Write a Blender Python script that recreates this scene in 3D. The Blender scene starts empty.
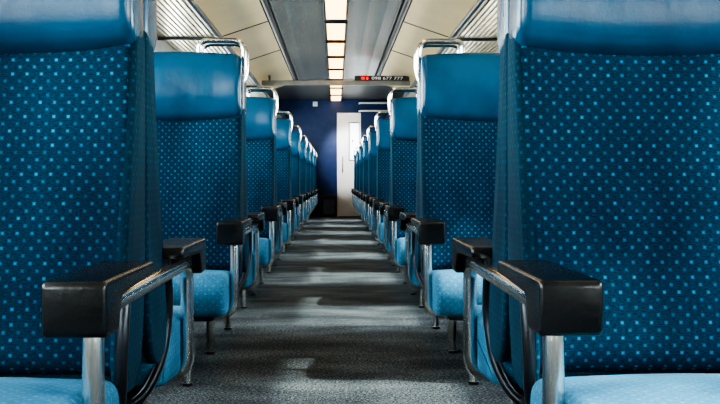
import bpy, bmesh, math, random
from mathutils import Vector, Matrix
random.seed(4)
S = bpy.context.scene
C = S.collection
PI = math.pi
try:
    S.view_settings.look = 'AgX - High Contrast'
except Exception:
    pass

# ------------------------------------------------------------------ materials
def newmat(name):
    m = bpy.data.materials.new(name); m.use_nodes = True
    nt = m.node_tree
    b = nt.nodes['Principled BSDF']
    return m, nt, b
def N(nt, t, **kw):
    n = nt.nodes.new(t)
    for k, v in kw.items():
        setattr(n, k, v)
    return n
def ramp(nt, fac, stops):
    r = N(nt, 'ShaderNodeValToRGB')
    els = r.color_ramp.elements
    while len(els) < len(stops): els.new(0.5)
    for e, (p, c) in zip(els, stops):
        e.position = p; e.color = (*c, 1)
    nt.links.new(fac, r.inputs['Fac'])
    return r.outputs['Color']
def noise(nt, scale, detail=3, coord='Object', vscale=None, rough=0.5):
    tc = N(nt, 'ShaderNodeTexCoord')
    o = tc.outputs[coord]
    if vscale:
        mp = N(nt, 'ShaderNodeMapping'); mp.inputs['Scale'].default_value = vscale
        nt.links.new(o, mp.inputs['Vector']); o = mp.outputs['Vector']
    n = N(nt, 'ShaderNodeTexNoise')
    n.inputs['Scale'].default_value = scale; n.inputs['Detail'].default_value = detail
    n.inputs['Roughness'].default_value = rough
    nt.links.new(o, n.inputs['Vector'])
    return n.outputs['Fac']
def bump(nt, b, h, strength, dist):
    bp = N(nt, 'ShaderNodeBump'); bp.inputs['Strength'].default_value = strength
    bp.inputs['Distance'].default_value = dist
    nt.links.new(h, bp.inputs['Height']); nt.links.new(bp.outputs['Normal'], b.inputs['Normal'])
def simple(name, c1, c2=None, rough=0.5, metal=0.0, scale=8, bmp=0, bscale=200, spec=None, vscale=None):
    m, nt, b = newmat(name)
    c2 = c2 or tuple(x * 0.85 for x in c1)
    nt.links.new(ramp(nt, noise(nt, scale, vscale=vscale), [(0.35, c2), (0.65, c1)]), b.inputs['Base Color'])
    b.inputs['Roughness'].default_value = rough; b.inputs['Metallic'].default_value = metal
    if spec is not None: b.inputs['Specular IOR Level'].default_value = spec
    if bmp: bump(nt, b, noise(nt, bscale), bmp, 0.002)
    return m
def math_n(nt, op, a, bb=None):
    n = N(nt, 'ShaderNodeMath', operation=op)
    for i, v in enumerate((a, bb)):
        if v is None: continue
        if isinstance(v, (int, float)): n.inputs[i].default_value = v
        else: nt.links.new(v, n.inputs[i])
    return n.outputs[0]

def fabric(name, dark, mid, dot, sp=0.029, h1=.12, amt=1.0):
    m, nt, b = newmat(name)
    uv = N(nt, 'ShaderNodeUVMap'); uv.uv_map = 'UVMap'
    sep = N(nt, 'ShaderNodeSeparateXYZ'); nt.links.new(uv.outputs['UV'], sep.inputs[0])
    def grid(ox, oy, s, half):
        u = math_n(nt, 'ADD', math_n(nt, 'DIVIDE', sep.outputs[0], s), ox)
        v = math_n(nt, 'ADD', math_n(nt, 'DIVIDE', sep.outputs[1], s), oy)
        fu = math_n(nt, 'ABSOLUTE', math_n(nt, 'SUBTRACT', math_n(nt, 'FRACT', u), 0.5))
        fv = math_n(nt, 'ABSOLUTE', math_n(nt, 'SUBTRACT', math_n(nt, 'FRACT', v), 0.5))
        d = math_n(nt, 'MAXIMUM', fu, fv)
        mr = N(nt, 'ShaderNodeMapRange'); nt.links.new(d, mr.inputs[0])
        mr.inputs[1].default_value = half * .5; mr.inputs[2].default_value = half * 1.45
        mr.inputs[3].default_value = 1; mr.inputs[4].default_value = 0
        return mr.outputs[0]
    g1 = grid(0.0, 0.0, sp, h1)
    g2 = math_n(nt, 'MULTIPLY', grid(0.5, 0.5, sp, h1), .6)
    g = math_n(nt, 'MAXIMUM', g1, g2)
    nz = noise(nt, 25, 2, 'UV')
    var = N(nt, 'ShaderNodeMapRange'); nt.links.new(nz, var.inputs[0])
    var.inputs[1].default_value = 0.35; var.inputs[2].default_value = 0.62
    var.inputs[3].default_value = 0.45 * amt; var.inputs[4].default_value = 1.0 * amt
    fac = math_n(nt, 'MULTIPLY', g, var.outputs[0])
    base = ramp(nt, noise(nt, 130, 4, 'UV', (1, 3.5, 1), .75), [(0.38, dark), (0.66, mid)])
    mx = N(nt, 'ShaderNodeMix', data_type='RGBA')
    nt.links.new(fac, mx.inputs[0]); nt.links.new(base, mx.inputs[6]); mx.inputs[7].default_value = (*dot, 1)
    mw = N(nt, 'ShaderNodeMix', data_type='RGBA', blend_type='MULTIPLY'); mw.inputs[0].default_value = 1.0
    nt.links.new(mx.outputs[2], mw.inputs[6])
    nt.links.new(ramp(nt, noise(nt, 4.5, 3, 'Object', (1, 1, .5)), [(0.3, (.4, .45, .5)), (0.7, (1.45, 1.35, 1.25))]), mw.inputs[7])
    nt.links.new(mw.outputs[2], b.inputs['Base Color'])
    b.inputs['Roughness'].default_value = 0.85
    b.inputs['Sheen Weight'].default_value = 0.05
    b.inputs['Sheen Tint'].default_value = (0.3, 0.7, 1, 1)
    b.inputs['Specular IOR Level'].default_value = 0.12
    bump(nt, b, noise(nt, 420, 2, 'UV'), 0.6, 0.001)
    return m

M = {}
M['fabric'] = fabric('dotted_fabric', (0.0018, 0.014, 0.036), (0.006, 0.050, 0.105), (0.026, 0.225, 0.41), .0265, .10)
M['sidefab'] = fabric('dotted_side_fabric', (0.003, 0.020, 0.042), (0.008, 0.050, 0.092), (0.022, 0.15, 0.26), .0265, .10, .7)
M['cushion_lit'] = fabric('cushion_lit_fabric', (0.028, 0.13, 0.25), (0.085, 0.28, 0.46), (0.20, 0.50, 0.70), .027, .11, .4)  # paler than the backrest fabric: window light painted into the seat colour
def vinyl():
    m, nt, b = newmat('blue_vinyl')
    nt.links.new(ramp(nt, noise(nt, 5, 4), [(0.3, (0.002, 0.040, 0.095)), (0.7, (0.004, 0.080, 0.17))]), b.inputs['Base Color'])
    b.inputs['Roughness'].default_value = 0.26
    wr = noise(nt, 8, 2, vscale=(1.6, 1, 0.9), rough=.4)
    h = math_n(nt, 'ADD', wr, math_n(nt, 'MULTIPLY', noise(nt, 220, 2), .06))
    bump(nt, b, h, 0.33, 0.012)
    return m
M['vinyl'] = vinyl()
M['chrome'] = simple('steel', (0.88, 0.87, 0.85), (0.74, 0.74, 0.72), 0.22, 1.0)
M['dark_steel'] = simple('dark_steel', (0.05, 0.055, 0.065), (0.03, 0.033, 0.04), 0.3, 0.6)
M['black'] = simple('black_rubber', (0.010, 0.012, 0.015), (0.003, 0.004, 0.005), 0.27, bmp=0.4, bscale=50, spec=.6)
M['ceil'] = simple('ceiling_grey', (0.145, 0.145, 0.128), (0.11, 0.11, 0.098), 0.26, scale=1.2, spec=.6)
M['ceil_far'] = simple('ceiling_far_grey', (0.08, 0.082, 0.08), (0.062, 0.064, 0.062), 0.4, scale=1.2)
M['cream'] = simple('cream_panel', (0.74, 0.58, 0.34), (0.62, 0.49, 0.29), 0.3, scale=1.2)
M['groove'] = simple('groove_dark', (0.008, 0.008, 0.010), None, 0.6)
M['wall'] = simple('wall_laminate', (0.40, 0.40, 0.38), (0.34, 0.34, 0.33), 0.5)
M['sun_blind'] = simple('sun_blind_cream', (0.75, 0.68, 0.52), (0.66, 0.60, 0.47), 0.7)
M['navy'] = simple('navy_panel', (0.004, 0.030, 0.125), (0.003, 0.022, 0.095), 0.4)
M['door'] = simple('door_white', (0.95, 0.96, 0.95), (0.90, 0.92, 0.91), 0.4)
M['alu'] = simple('aluminium', (0.56, 0.52, 0.43), (0.36, 0.33, 0.27), 0.3, 0.9)
M['beam'] = simple('beam_grey', (0.22, 0.215, 0.195), (0.16, 0.157, 0.143), 0.35, 0.2)
M['paint'] = simple('rail_paint', (0.80, 0.77, 0.68), (0.70, 0.68, 0.60), 0.3)
M['darkbox'] = simple('dark_box', (0.02, 0.022, 0.026), None, 0.5)
M['flap'] = simple('cabinet_flap', (0.07, 0.10, 0.14), (0.05, 0.07, 0.10), 0.4)
M['red'] = simple('red_sign', (0.8, 0.03, 0.02), None, 0.5)
M['white'] = simple('white_print', (0.85, 0.85, 0.85), None, 0.5)
def emis(name, col, st, base=.8):
    m, nt, b = newmat(name)
    nt.links.new(ramp(nt, noise(nt, 3), [(0.3, tuple(c * 0.95 for c in col)), (0.7, col)]), b.inputs['Emission Color'])
    b.inputs['Emission Strength'].default_value = st
    b.inputs['Base Color'].default_value = (base * col[0], base * col[1], base * col[2], 1)
    b.inputs['Specular IOR Level'].default_value = .1
    return m
M['lamp'] = emis('lamp_diffuser', (1.0, 0.58, 0.23), 5.0)
M['led'] = emis('display_text', (1.0, 0.95, 0.9), 0.32, .5)
M['ledred'] = emis('display_red', (1.0, 0.012, 0.006), 0.7, .7)
M['pane_glow'] = emis('glowing_pane', (0.85, 0.95, 1.0), 2.2)  # pane itself glows, standing in for light from beyond the door
def carpet():
    m, nt, b = newmat('carpet')
    a = noise(nt, 130, 6, rough=0.9, vscale=(.8, 1.0, 1))
    c = noise(nt, 3.0, 4, vscale=(0.8, 1.6, 1))
    s = math_n(nt, 'ADD', math_n(nt, 'MULTIPLY', a, 0.85), math_n(nt, 'MULTIPLY', c, 0.15))
    nt.links.new(ramp(nt, s, [(0.43, (0.005, 0.007, 0.010)), (0.51, (0.046, 0.057, 0.067)), (0.59, (0.32, 0.37, 0.39))]), b.inputs['Base Color'])
    b.inputs['Roughness'].default_value = 0.9
    b.inputs['Specular IOR Level'].default_value = 0.2
    bump(nt, b, a, 1.0, 0.006)
    return m
M['carpet'] = carpet()
def glass():
    m = bpy.data.materials.new('window_glass'); m.use_nodes = True
    nt = m.node_tree; nt.nodes.clear()
    o = N(nt, 'ShaderNodeOutputMaterial'); t = N(nt, 'ShaderNodeBsdfTransparent'); g = N(nt, 'ShaderNodeBsdfGlossy')
    t.inputs[0].default_value = (0.9, 0.95, 0.95, 1); g.inputs['Roughness'].default_value = 0.05
    mx = N(nt, 'ShaderNodeMixShader'); mx.inputs[0].default_value = 0.07
    nt.links.new(t.outputs[0], mx.inputs[1]); nt.links.new(g.outputs[0], mx.inputs[2]); nt.links.new(mx.outputs[0], o.inputs[0])
    return m
M['glass'] = glass()

# ------------------------------------------------------------------ mesh helpers
def finish(name, bm, mat, parent=None, smooth=True, angle=40):
    bmesh.ops.recalc_face_normals(bm, faces=bm.faces)
    uvl = bm.loops.layers.uv.new('UVMap')
    for f in bm.faces:
        n = f.normal; ax = max(range(3), key=lambda i: abs(n[i]))
        for l in f.loops:
            c = l.vert.co
            l[uvl].uv = (c.y, c.z) if ax == 0 else ((c.x, c.z) if ax == 1 else (c.x, c.y))
        f.smooth = smooth
    if smooth:
        for e in bm.edges:
            if len(e.link_faces) == 2 and e.calc_face_angle(0) > math.radians(angle): e.smooth = False
    me = bpy.data.meshes.new(name); bm.to_mesh(me); bm.free()
    for m in (mat if isinstance(mat, (list, tuple)) else [mat]): me.materials.append(m)
    o = bpy.data.objects.new(name, me); C.objects.link(o)
    if parent: o.parent = parent
    return o
def box(bm, x0, x1, y0, y1, z0, z1, bev=0.0, seg=2, mi=0):
    r = bmesh.ops.create_cube(bm, size=1)
    vs = r['verts']
    for v in vs:
        v.co = Vector(((x0 + x1) / 2 + v.co.x * (x1 - x0), (y0 + y1) / 2 + v.co.y * (y1 - y0), (z0 + z1) / 2 + v.co.z * (z1 - z0)))
    fs = set(f for v in vs for f in v.link_faces)
    for f in fs: f.material_index = mi
    if bev:
        es = list(set(e for v in vs for e in v.link_edges))
        bmesh.ops.bevel(bm, geom=es, offset=bev, segments=seg, profile=0.5, affect='EDGES')
def smooth_path(pts, n=6, closed=False):
    P = [Vector(p) for p in pts]; out = []
    L = len(P); rng = L if closed else L - 1
    for i in range(rng):
        if closed:
            p0, p1, p2, p3 = P[(i - 1) % L], P[i], P[(i + 1) % L], P[(i + 2) % L]
        else:
            p0, p1, p2, p3 = P[max(i - 1, 0)], P[i], P[i + 1], P[min(i + 2, L - 1)]
        for k in range(n):
            t = k / n
            out.append(0.5 * ((2 * p1) + (p2 - p0) * t + (2 * p0 - 5 * p1 + 4 * p2 - p3) * t * t + (3 * p1 - p0 - 3 * p2 + p3) * t ** 3))
    if not closed: out.append(P[-1])
    return out
def corner_path(pts, r=0.04, n=5, closed=False):
    """polyline with rounded corners"""
    P = [Vector(p) for p in pts]; L = len(P)
    out = [] if closed else [P[0]]
    for i in (range(L) if closed else range(1, L - 1)):
        a, b, c = P[i - 1], P[i], P[(i + 1) % L]
        d1 = (a - b); d2 = (c - b)
        rr = min(r, d1.length * 0.45, d2.length * 0.45)
        s = b + d1.normalized() * rr; e = b + d2.normalized() * rr
        for k in range(n + 1):
            t = k / n
            out.append(s * (1 - t) ** 2 + b * 2 * t * (1 - t) + e * t * t)
    if not closed: out.append(P[-1])
    return out
def tube(bm, path, r, n=12):
    rings = []; up = None
    for i, p in enumerate(path):
        t = (path[min(i + 1, len(path) - 1)] - path[max(i - 1, 0)]).normalized()
        if up is None:
            up = t.orthogonal().normalized()
        else:
            up = (up - t * up.dot(t)); up = up.normalized() if up.length > 1e-5 else t.orthogonal().normalized()
        s = t.cross(up)
        rings.append([bm.verts.new(p + (up * math.cos(2 * PI * k / n) + s * math.sin(2 * PI * k / n)) * r) for k in range(n)])
    for a, b in zip(rings, rings[1:]):
        for k in range(n): bm.faces.new((a[k], a[(k + 1) % n], b[(k + 1) % n], b[k]))
    bm.faces.new(rings[0]); bm.faces.new(rings[-1])
def side_loft(bm, prof, x0, x1, r, nx=12, disp=None, sm=4, corner=None):
    """closed (y,z) profile swept along x with rounded ends; disp(u, y, z) -> dy, dz"""
    pp = [(0, y, z) for y, z in prof]
    P = corner_path(pp, corner, 4, True) if corner else smooth_path(pp, sm, True)
    n = len(P)
    area = sum(P[i].y * P[(i + 1) % n].z - P[(i + 1) % n].y * P[i].z for i in range(n))
    sg = 1 if area > 0 else -1
    nor = []
    for i in range(n):
        t = P[(i + 1) % n] - P[i - 1]
        nn = Vector((0, t.z, -t.y)) * sg
        nor.append(nn.normalized())
    st = []
    K = 4
    for k in range(K + 1):
        a = k / K * PI / 2
        st.append((x0 + r * (1 - math.cos(a)), r * (1 - math.sin(a))))
    for k in range(1, nx): st.append((x0 + r + (x1 - x0 - 2 * r) * k / nx, 0))
    for k in range(K, -1, -1):
        a = k / K * PI / 2
        st.append((x1 - r * (1 - math.cos(a)), r * (1 - math.sin(a))))
    rings = []
    for x, ins in st:
        u = (x - x0) / (x1 - x0) * 2 - 1
        ring = []
        for p, nn in zip(P, nor):
            q = p - nn * ins
            if disp:
                dy, dz = disp(u, p.y, p.z); q = q + Vector((0, dy, dz))
            ring.append(bm.verts.new((x, q.y, q.z)))
        rings.append(ring)
    for a, b in zip(rings, rings[1:]):
        for k in range(n): bm.faces.new((a[k], a[(k + 1) % n], b[(k + 1) % n], b[k]))
    bm.faces.new(rings[0]); bm.faces.new(rings[-1])
def empty(name, loc=(0, 0, 0), rz=0):
    o = bpy.data.objects.new(name, None); C.objects.link(o); o.location = loc; o.rotation_euler = (0, 0, rz)
    o.empty_display_size = 0.1
    return o
def tag(o, label, cat, group=None):
    o['label'] = label; o['category'] = cat
    if group: o['group'] = group
def struct(o): o['kind'] = 'structure'; return o
def copy_tree(o, parent=None):
    c = o.copy(); C.objects.link(c)
    if parent: c.parent = parent
    for ch in list(o.children): copy_tree(ch, c)
    return c

# ------------------------------------------------------------------ seats
BACK = [(-.082, .945), (-.098, .85), (-.124, .72), (-.158, .58), (-.186, .46), (-.196, .38), (-.165, .345), (-.07, .35), (-.035, .48), (-.016, .70), (-.011, .945), (-.035, .965), (-.065, .965)]
SIDE = [(-.086, .955), (-.105, .85), (-.136, .72), (-.176, .58), (-.212, .46), (-.226, .37), (-.185, .315), (-.07, .33), (-.018, .48), (-.006, .70), (-.004, .955), (-.030, .98), (-.06, .98)]
HEAD = [(-.100, .950), (-.121, .985), (-.123, 1.07), (-.110, 1.14), (-.082, 1.18), (-.045, 1.182), (-.014, 1.15), (-.007, 1.05), (-.007, .96), (-.052, .936)]
CUSH = [(-.585, .228), (-.622, .262), (-.634, .315), (-.612, .360), (-.560, .376), (-.42, .372), (-.29, .358), (-.205, .34), (-.19, .27), (-.22, .24), (-.42, .222)]
def make_seat(s):
    """double seat facing -y; aisle edge at x=0, extends to -s*1.03 (s=+1: aisle on +x)"""
    root = empty('double_seat')
    X = lambda a: -s * a
    def xr(a, b):
        return (min(-s * a, -s * b), max(-s * a, -s * b))
    for k, (a, b) in enumerate(((0.0, 0.51), (0.53, 1.03))):
        x0, x1 = xr(a + .006, b - (.006 if k else 0))
        bm = bmesh.new()
        def dback(u, y, z):
            if y < -.065: return (-.018 * max(0, (abs(u) - .6) / .4) ** 1.6 + 0.008 * math.cos(u * 1.5), 0)
            return (0, 0)
        side_loft(bm, BACK, x0 , x1 , 0.016, 22, dback)
        finish('backrest', bm, M['fabric'], root)
        # padded side wing on the outer edge, broader towards the armrest
        bm = bmesh.new()
        w0 = .018
        xs = xr(-.004, w0) if k == 0 else xr(1.03 - w0, 1.034)
        side_loft(bm, SIDE, xs[0], xs[1], 0.009, 4)
        finish('side_wing', bm, M['sidefab'], root)
        x0, x1 = xr(a, b)
        bm = bmesh.new()
        def dhead(u, y, z):
            f = -.016 * abs(u) ** 4 if y < -.07 else 0
            return (f, (0.012 * math.cos(u * PI / 2) if z > 1.1 else -0.014 * math.cos(u * PI / 2) * (1 if z < .98 else 0)))
        side_loft(bm, HEAD, x0 - .004, x1 + .004, 0.024, 14, dhead)
        finish('headrest', bm, M['vinyl'], root)
        bm = bmesh.new()
        def dc(u, y, z):
            return (0, 0.008 * math.cos(u * PI / 2) - .003 if z > .33 else 0)
        side_loft(bm, CUSH, x0 + .002, x1 - .004, 0.022, 12, dc)
        finish('seat_cushion', bm, M['cushion_lit'], root)
    bm = bmesh.new(); x0, x1 = xr(0.05, 1.0)
    box(bm, x0, x1, -.57, -.10, .208, .232, 0.008)
    finish('seat_pan', bm, M['dark_steel'], root)
    # grab handle: loop around the headrest's top aisle corner, foot hidden behind the headrest
    bm = bmesh.new()
    path = corner_path([(X(.165), -.05, 1.165), (X(.165), -.05, 1.243), (X(-.011), -.05, 1.243), (X(-.011), -.045, 1.12), (X(.03), -.03, 1.03), (X(.04), -.03, .97)], .05, 7)
    tube(bm, path, .0108, 12)
    finish('grab_handle', bm, M['chrome'], root)
    bm = bmesh.new()
    low = smooth_path([(X(-.005), -.190, .53), (X(-.006), -.219, .46), (X(-.003), -.226, .38), (X(.010), -.19, .29), (X(.05), -.15, .225), (X(.13), -.12, .205)], 5)
    tube(bm, low, .011, 12)
    finish('side_rail', bm, M['dark_steel'], root)
    # armrest
    bm = bmesh.new()
    z = .495
    path = corner_path([(X(-.012), -.004, z), (X(-.012), -.455, z), (X(-.012), -.455, .225), (X(.13), -.455, .205)], .045, 8)
    tube(bm, path, .0165, 16)
    arm = finish('armrest', bm, M['chrome'], root)
    bm = bmesh.new()
    L = [(-.530, .549), (-.165, .549), (-.165, .524), (-.418, .517), (-.447, .466), (-.530, .468)]
    c0 = X(-.003)
    side_loft(bm, L, c0 - .046, c0 + .046, .007, 3, None, 3, corner=.012)
    finish('arm_pad', bm, M['black'], arm)
    bm = bmesh.new()
    for a in (.13, .90):
        tube(bm, [Vector((X(a), -.60, .203)), Vector((X(a), -.02, .203))], .014, 10)
    for yy in (-.60, -.03):
        tube(bm, [Vector((X(.13), yy, .203)), Vector((X(.90), yy, .203))], .014, 10)
    finish('seat_frame', bm, M['chrome'], root)
    for a in (.13, .90):
        for yy, y2 in ((-.60, -.62), (-.03, -.02)):
            bm = bmesh.new()
            tube(bm, [Vector((X(a), y2, .006)), Vector((X(a), yy, .205))], .0145, 12)
            lg = finish('leg', bm, M['chrome'], root)
            bm = bmesh.new()
            tube(bm, [Vector((X(a), y2, .0)), Vector((X(a), y2, .004)), Vector((X(a), y2, .010))], .0185, 12)
            finish('foot_cap', bm, M['dark_steel'], lg)
    return root
seatP = make_seat(1)     # aisle on +x, faces -y
seatM = make_seat(-1)    # aisle on -x, faces -y
XL, XR = -.372, .338
U0, PITCH, NU = 1.90, 2.0, 9
ORD = ['nearest', 'second', 'third', 'fourth', 'fifth', 'sixth', 'seventh', 'eighth', 'farthest']
used = set()
for k in range(NU):
    U = U0 + PITCH * k
    for side in ('left', 'right'):
        for face in ('towards', 'away'):
            if side == 'left':
                src, x = (seatP, XL) if face == 'towards' else (seatM, XL)
            else:
                src, x = (seatM, XR) if face == 'towards' else (seatP, XR)
            if src.name in used: o = copy_tree(src)
            else: o = src; used.add(src.name)
            o.location = (x, U, 0); o.rotation_euler = (0, 0, 0 if face == 'towards' else PI)
            if face == 'towards':
                lab = f'{ORD[k]} blue dotted seat facing the camera along the {side} side of the aisle'
            else:
                lab = f'seat turned away from the camera behind the {ORD[k]} camera-facing seat, {side} of aisle'
            tag(o, lab, 'train seat', 'blue dotted train seats lining the aisle')

# ------------------------------------------------------------------ shell
Y0, Y1 = -2.6, 18.75
HW = 1.44
YB = 13.0
bm = bmesh.new(); box(bm, -HW - .1, HW + .1, Y0, Y1 + .1, -.08, 0)
struct(finish('floor', bm, M['carpet'], smooth=False))
prof = [(-HW - .1, 1.99, 1), (-1.12, 2.035, 2), (-1.085, 2.045, 1), (-.64, 2.195, 2), (-.61, 2.235, 2), (-.555, 2.205, 0), (-.45, 2.232, 0), (-.30, 2.250, 0), (-.15, 2.255, 0), (.15, 2.255, 0), (.30, 2.250, 0), (.45, 2.232, 0), (.555, 2.205, 2), (.61, 2.235, 2), (.64, 2.195, 1), (1.085, 2.045, 2), (1.12, 2.035, 1), (HW + .1, 1.99, 1)]
bm = bmesh.new(); lo = []; hi = []
YC = 14.9
ys = [Y0, YC]
for (x, z, mi) in prof:
    lo.append([bm.verts.new((x, y, z)) for y in ys]); hi.append([bm.verts.new((x, y, 2.36)) for y in ys])
for i in range(len(prof) - 1):
    f = bm.faces.new((lo[i][0], lo[i + 1][0], lo[i + 1][1], lo[i][1])); f.material_index = prof[i][2]
    bm.faces.new((hi[i][0], hi[i][1], hi[i + 1][1], hi[i + 1][0]))
    for j in (0, 1): bm.faces.new((lo[i][j], hi[i][j], hi[i + 1][j], lo[i + 1][j]))
for i in (0, -1): bm.faces.new((lo[i][0], lo[i][1], hi[i][1], hi[i][0]))
struct(finish('ceiling', bm, [M['ceil'], M['cream'], M['groove']], smooth=False))
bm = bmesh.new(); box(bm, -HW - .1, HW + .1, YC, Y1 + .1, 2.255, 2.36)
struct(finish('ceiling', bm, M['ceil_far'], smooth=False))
n = 1
for x, z in ((-.605, 2.205), (.605, 2.205)):
    bm = bmesh.new(); tube(bm, [Vector((x, Y0, z)), Vector((x, YC, z))], .026, 8)
    struct(finish(f'trim_{n}', bm, M['dark_steel'])); n += 1
for y in (9.2, 11.2):          # cross seams of the side panels
    for s in (-1, 1):
        bm = bmesh.new()
        v = [bm.verts.new((s * px, yy, pz + dz)) for px, pz in ((.64, 2.195), (1.10, 2.040)) for yy in (y - .014, y + .014) for dz in (-.005, .008)]
        bmesh.ops.convex_hull(bm, input=v)
        struct(finish(f'trim_{n}', bm, M['groove'], smooth=False)); n += 1
# side walls with window openings
WZ0, WZ1, WH = .78, 1.74, .68
cent = [0.90 + 2 * k for k in range(-1, 9)]
for s, nm in ((-1, 'left'), (1, 'right')):
    bm = bmesh.new()
    xa, xb = sorted((s * HW, s * (HW + .08)))
    box(bm, xa, xb, Y0, Y1, 0, WZ0); box(bm, xa, xb, Y0, YC, WZ1, 2.0); box(bm, xa, xb, YC, Y1, WZ1, 2.255)
    edges = [Y0] + [v for c in cent for v in (c - WH, c + WH)] + [Y1]
    for a, b in zip(edges[::2], edges[1::2]): box(bm, xa, xb, a, b, WZ0, WZ1)
    struct(finish(f'wall_{nm}', bm, M['wall'], smooth=False))
    bm = bmesh.new()
    xa, xb = sorted((s * (HW - .03), s * HW))
    box(bm, xa, xb, Y0, Y1, 0, .16, .01)
    struct(finish(f'baseboard_{nm}', bm, M['dark_steel'], smooth=False))
wn = 1
for s in (-1, 1):
    for c in cent:
        bm = bmesh.new()
        xa, xb = sorted((s * (HW - .012), s * (HW + .05)))
        w = .045
        box(bm, xa, xb, c - WH, c + WH, WZ0, WZ0 + w, .006); box(bm, xa, xb, c - WH, c + WH, WZ1 - w, WZ1, .006)
        box(bm, xa, xb, c - WH, c - WH + w, WZ0, WZ1, .006); box(bm, xa, xb, c + WH - w, c + WH, WZ0, WZ1, .006)
        f = struct(finish(f'window_{wn}', bm, M['alu'], smooth=False)); wn += 1
        bm = bmesh.new()
        xa, xb = sorted((s * (HW + .02), s * (HW + .026)))
        box(bm, xa, xb, c - WH + .02, c + WH - .02, WZ0 + .02, WZ1 - .02)
        finish('pane', bm, M['glass'], f, smooth=False)
        if s == 1:  # blinds added on the sun side only, to cut its floor patches
            bm = bmesh.new()
            box(bm, s * (HW + .002), s * (HW + .006), c - WH + .03, c + WH - .03, 1.32, WZ1 - .03)
            box(bm, s * (HW - .004), s * (HW + .010), c - WH + .03, c + WH - .03, 1.305, 1.32, .003)
            finish('added_sun_blind', bm, M['sun_blind'], f, smooth=False)
bm = bmesh.new(); box(bm, -HW - .1, HW + .1, Y0 - .1, Y0, 0, 2.36)
struct(finish('wall_back', bm, M['wall'], smooth=False))
bm = bmesh.new(); box(bm, -HW - .1, HW + .1, Y1, Y1 + .1, 0, 2.36)
struct(finish('wall_front', bm, M['navy'], smooth=False))
# door in the far wall, right of centre
dx0, dx1 = .02, .48
bm = bmesh.new()
box(bm, dx0, dx0 + .025, Y1 - .03, Y1 + .01, 0, 2.0, .006); box(bm, dx1 - .03, dx1, Y1 - .03, Y1 + .01, 0, 2.0, .006); box(bm, dx0, dx1, Y1 - .03, Y1 + .01, 1.97, 2.0, .006)
d = struct(finish('door_1', bm, M['door'], smooth=False))
bm = bmesh.new()
a, b = dx0 + .025, dx1 - .03; wa, wb = .265, .44
box(bm, a, wa, Y1 - .018, Y1, 0.01, 1.97); box(bm, wb, b, Y1 - .018, Y1, 0.01, 1.97)
box(bm, wa, wb, Y1 - .018, Y1, 0.01, 1.10); box(bm, wa, wb, Y1 - .018, Y1, 1.80, 1.97)
finish('door_leaf', bm, M['door'], d, smooth=False)
bm = bmesh.new(); box(bm, wa, wb, Y1 - .012, Y1 - .004, 1.10, 1.80)
finish('door_window', bm, M['pane_glow'], d, smooth=False)
bm = bmesh.new()
for q in ((wa - .018, wa, 1.082, 1.818), (wb, wb + .008, 1.082, 1.818), (wa, wb, 1.082, 1.10), (wa, wb, 1.80, 1.818)):
    box(bm, q[0], q[1], Y1 - .024, Y1 - .017, q[2], q[3])
finish('window_gasket', bm, M['groove'], d, smooth=False)
bm = bmesh.new(); tube(bm, corner_path([(.13, Y1 - .015, .85), (.13, Y1 - .07, .85), (.13, Y1 - .07, 1.15), (.13, Y1 - .015, 1.15)], .02), .011, 8)
finish('door_handle', bm, M['chrome'], d)
bm = bmesh.new(); box(bm, .30, .34, Y1 - .016, Y1 - .010, 1.44, 1.48)
finish('door_sticker', bm, M['red'], d, smooth=False)
# low dark cabinet beside the door
cab = empty('low_cabinet', (-.13, Y1 - .16, 0))
bm = bmesh.new(); box(bm, -.13, .13, -.13, .15, .03, .42, .012); finish('body', bm, M['darkbox'], cab, smooth=False)
bm = bmesh.new(); box(bm, -.11, .11, -.142, -.13, .06, .34, .004); finish('flap', bm, M['flap'], cab, smooth=False)
bm = bmesh.new(); box(bm, -.12, .12, -.11, .14, 0, .03); finish('plinth', bm, M['black'], cab, smooth=False)
tag(cab, 'low dark cabinet on the floor left of the pale end door', 'cabinet')
sg = empty('wall_sign', (-.40, Y1 - .004, 2.17))
bm = bmesh.new(); box(bm, -.045, .045, -.006, .004, -.045, .045, .003); finish('plate', bm, M['white'], sg, smooth=False)
tag(sg, 'small white sign high on the navy end wall', 'sign')
# pale rails on the end wall right of the door
gr = empty('wall_rail', (.85, Y1, 2.08))
for zz in (-.05, .10):
    bm = bmesh.new()
    tube(bm, corner_path([(-.40, 0.0, zz), (-.40, -.16, zz), (.42, -.16, zz), (.42, 0.0, zz)], .05), .018, 8)
    finish('rail', bm, M['paint'], gr)
tag(gr, 'pair of pale metal rails on the end wall right of the door', 'rail')

# cross beam and display
bm = bmesh.new(); box(bm, -.99, .99, YB, YB + .10, 1.97, 2.03, .008)
for x in (-.90, .92): box(bm, x, x + .025, YB + .03, YB + .07, 2.02, 2.10)
struct(finish(f'trim_{n}', bm, M['beam'], smooth=False)); n += 1
dsp = empty('information_display', (.61, YB + .03, 2.03))
bm = bmesh.new(); box(bm, -.36, .37, -.03, .02, 0, .066, .005); finish('housing', bm, M['darkbox'], dsp, smooth=False)
bm = bmesh.new(); box(bm, -.275, -.225, -.034, -.029, .012, .054); finish('red_symbol', bm, M['ledred'], dsp, smooth=False)
bm = bmesh.new(); box(bm, -.210, -.175, -.034, -.029, .012, .054); finish('red_symbol', bm, M['ledred'], dsp, smooth=False)
cu = bpy.data.curves.new('t', 'FONT'); cu.body = '098 677 777'; cu.size = .056; cu.align_x = 'LEFT'; cu.extrude = .001
to = bpy.data.objects.new('t', cu); C.objects.link(to)
dg = bpy.context.evaluated_depsgraph_get(); me = bpy.data.meshes.new_from_object(to.evaluated_get(dg))
bpy.data.objects.remove(to)
me.materials.clear(); me.materials.append(M['led'])
wd = max(v.co.x for v in me.vertices)
for v in me.vertices: v.co.x *= .42 / wd
tx = bpy.data.objects.new('display_text', me); C.objects.link(tx); tx.parent = dsp
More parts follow.
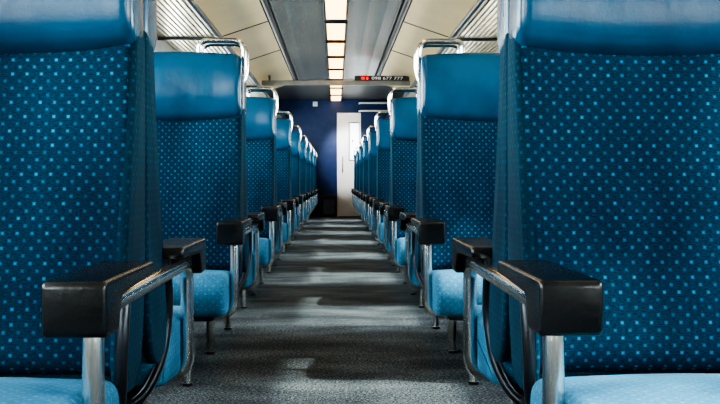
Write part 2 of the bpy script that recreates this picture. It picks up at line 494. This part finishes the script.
tx.location = (-.135, -.032, .013); tx.rotation_euler = (PI / 2, 0, 0)
tag(dsp, 'dark digital display with red mark and white digits on the ceiling cross beam', 'display')

# luggage racks
for s, nm in ((-1, 'left'), (1, 'right')):
    r = empty('luggage_rack', (s * 1.2, 8.2, 1.86))
    ya, yb = Y0 - 8.2 + .02, Y1 - 8.2 - .02
    bm = bmesh.new()
    tube(bm, [Vector((-s * .235, ya, .02)), Vector((-s * .235, yb, .02))], .026, 12)
    finish('front_rail', bm, M['dark_steel'], r)
    bm = bmesh.new()
    for j in range(11):
        x = -.195 + j * .039
        box(bm, s * x - .011, s * x + .011, ya, yb, -.010, .008)
    sl = finish('slats', bm, M['alu'], r, smooth=False)
    for k in range(11):
        y = -10.30 + 2 * k + .0
        bm = bmesh.new()
        xa, xb = sorted((-s * .24, s * .235))
        box(bm, xa, xb, y - .012, y + .012, -.035, -.010, .004)
        finish('bracket', bm, M['dark_steel'], r, smooth=False)
    tag(r, f'slatted metal luggage rack above the {nm} row of seats', 'luggage rack', 'overhead luggage racks')

# ceiling lights
LL = 1.14
def make_light():
    r = empty('ceiling_light')
    bm = bmesh.new()
    for x0, x1, y0, y1 in ((-.112, -.09, 0, LL), (.09, .112, 0, LL), (-.09, .09, 0, .02), (-.09, .09, LL - .02, LL)):
        box(bm, x0, x1, y0, y1, -.03, 0, .004)
    finish('frame', bm, M['dark_steel'], r, smooth=False)
    bm = bmesh.new(); box(bm, -.09, .09, .02, LL - .02, -.026, -.004)
    finish('diffuser', bm, M['lamp'], r, smooth=False)
    return r
L0 = make_light()
ords = ['farthest', 'second farthest', 'third farthest', 'fourth farthest', 'fifth farthest', 'sixth farthest', 'seventh farthest', 'eighth farthest', 'ninth farthest', 'tenth farthest', 'eleventh farthest', 'twelfth farthest', 'thirteenth farthest', 'nearest']
for k in range(14):
    y = 0.10 + 1.345 * k
    o = L0 if k == 0 else copy_tree(L0)
    o.location = (0, y, 2.255)
    tag(o, f'{ords[13 - k]} glowing rectangular ceiling light in the row over the aisle', 'ceiling light', 'ceiling lights over the aisle')

# ------------------------------------------------------------------ light
w = bpy.data.worlds.new('World'); S.world = w; w.use_nodes = True
nt = w.node_tree; bg = nt.nodes['Background']
sky = N(nt, 'ShaderNodeTexSky'); sky.sky_type = 'PREETHAM'; sky.turbidity = 4
sky.sun_direction = Vector((0.6, 0.2, 0.77)).normalized()
mx = N(nt, 'ShaderNodeMix', data_type='RGBA'); mx.inputs[0].default_value = 0.8
nt.links.new(sky.outputs[0], mx.inputs[6]); mx.inputs[7].default_value = (1.0, 1.0, 0.97, 1)
nt.links.new(mx.outputs[2], bg.inputs['Color']); bg.inputs['Strength'].default_value = 21.0
sd = bpy.data.lights.new('sun', 'SUN'); sd.energy = 10; sd.angle = math.radians(2.0); sd.color = (1, .95, .85)
so = bpy.data.objects.new('sun', sd); C.objects.link(so)
dirv = Vector((-1, 0.22, -.80))
so.rotation_euler = dirv.to_track_quat('-Z', 'Y').to_euler(); so.location = (5, 5, 6)
sp = bpy.data.lights.new('door_fill_spot', 'SPOT'); sp.energy = 260; sp.spot_size = math.radians(34); sp.spot_blend = .6; sp.shadow_soft_size = .08  # added fill lamp without a fixture, brightens the end door
spo = bpy.data.objects.new('door_fill_spot', sp); C.objects.link(spo); spo.location = (.25, 16.9, 2.18)
spo.rotation_euler = (Vector((.24, Y1, 1.15)) - spo.location).to_track_quat('-Z', 'Y').to_euler()

# ------------------------------------------------------------------ camera
cd = bpy.data.cameras.new('camera'); cd.lens = 48.6; cd.sensor_width = 36; cd.clip_start = .05
co = bpy.data.objects.new('camera', cd); C.objects.link(co)
co.location = (0, 0, .69)
co.rotation_euler = (math.radians(90 - 1.238), 0, math.radians(-1.414))
S.camera = co
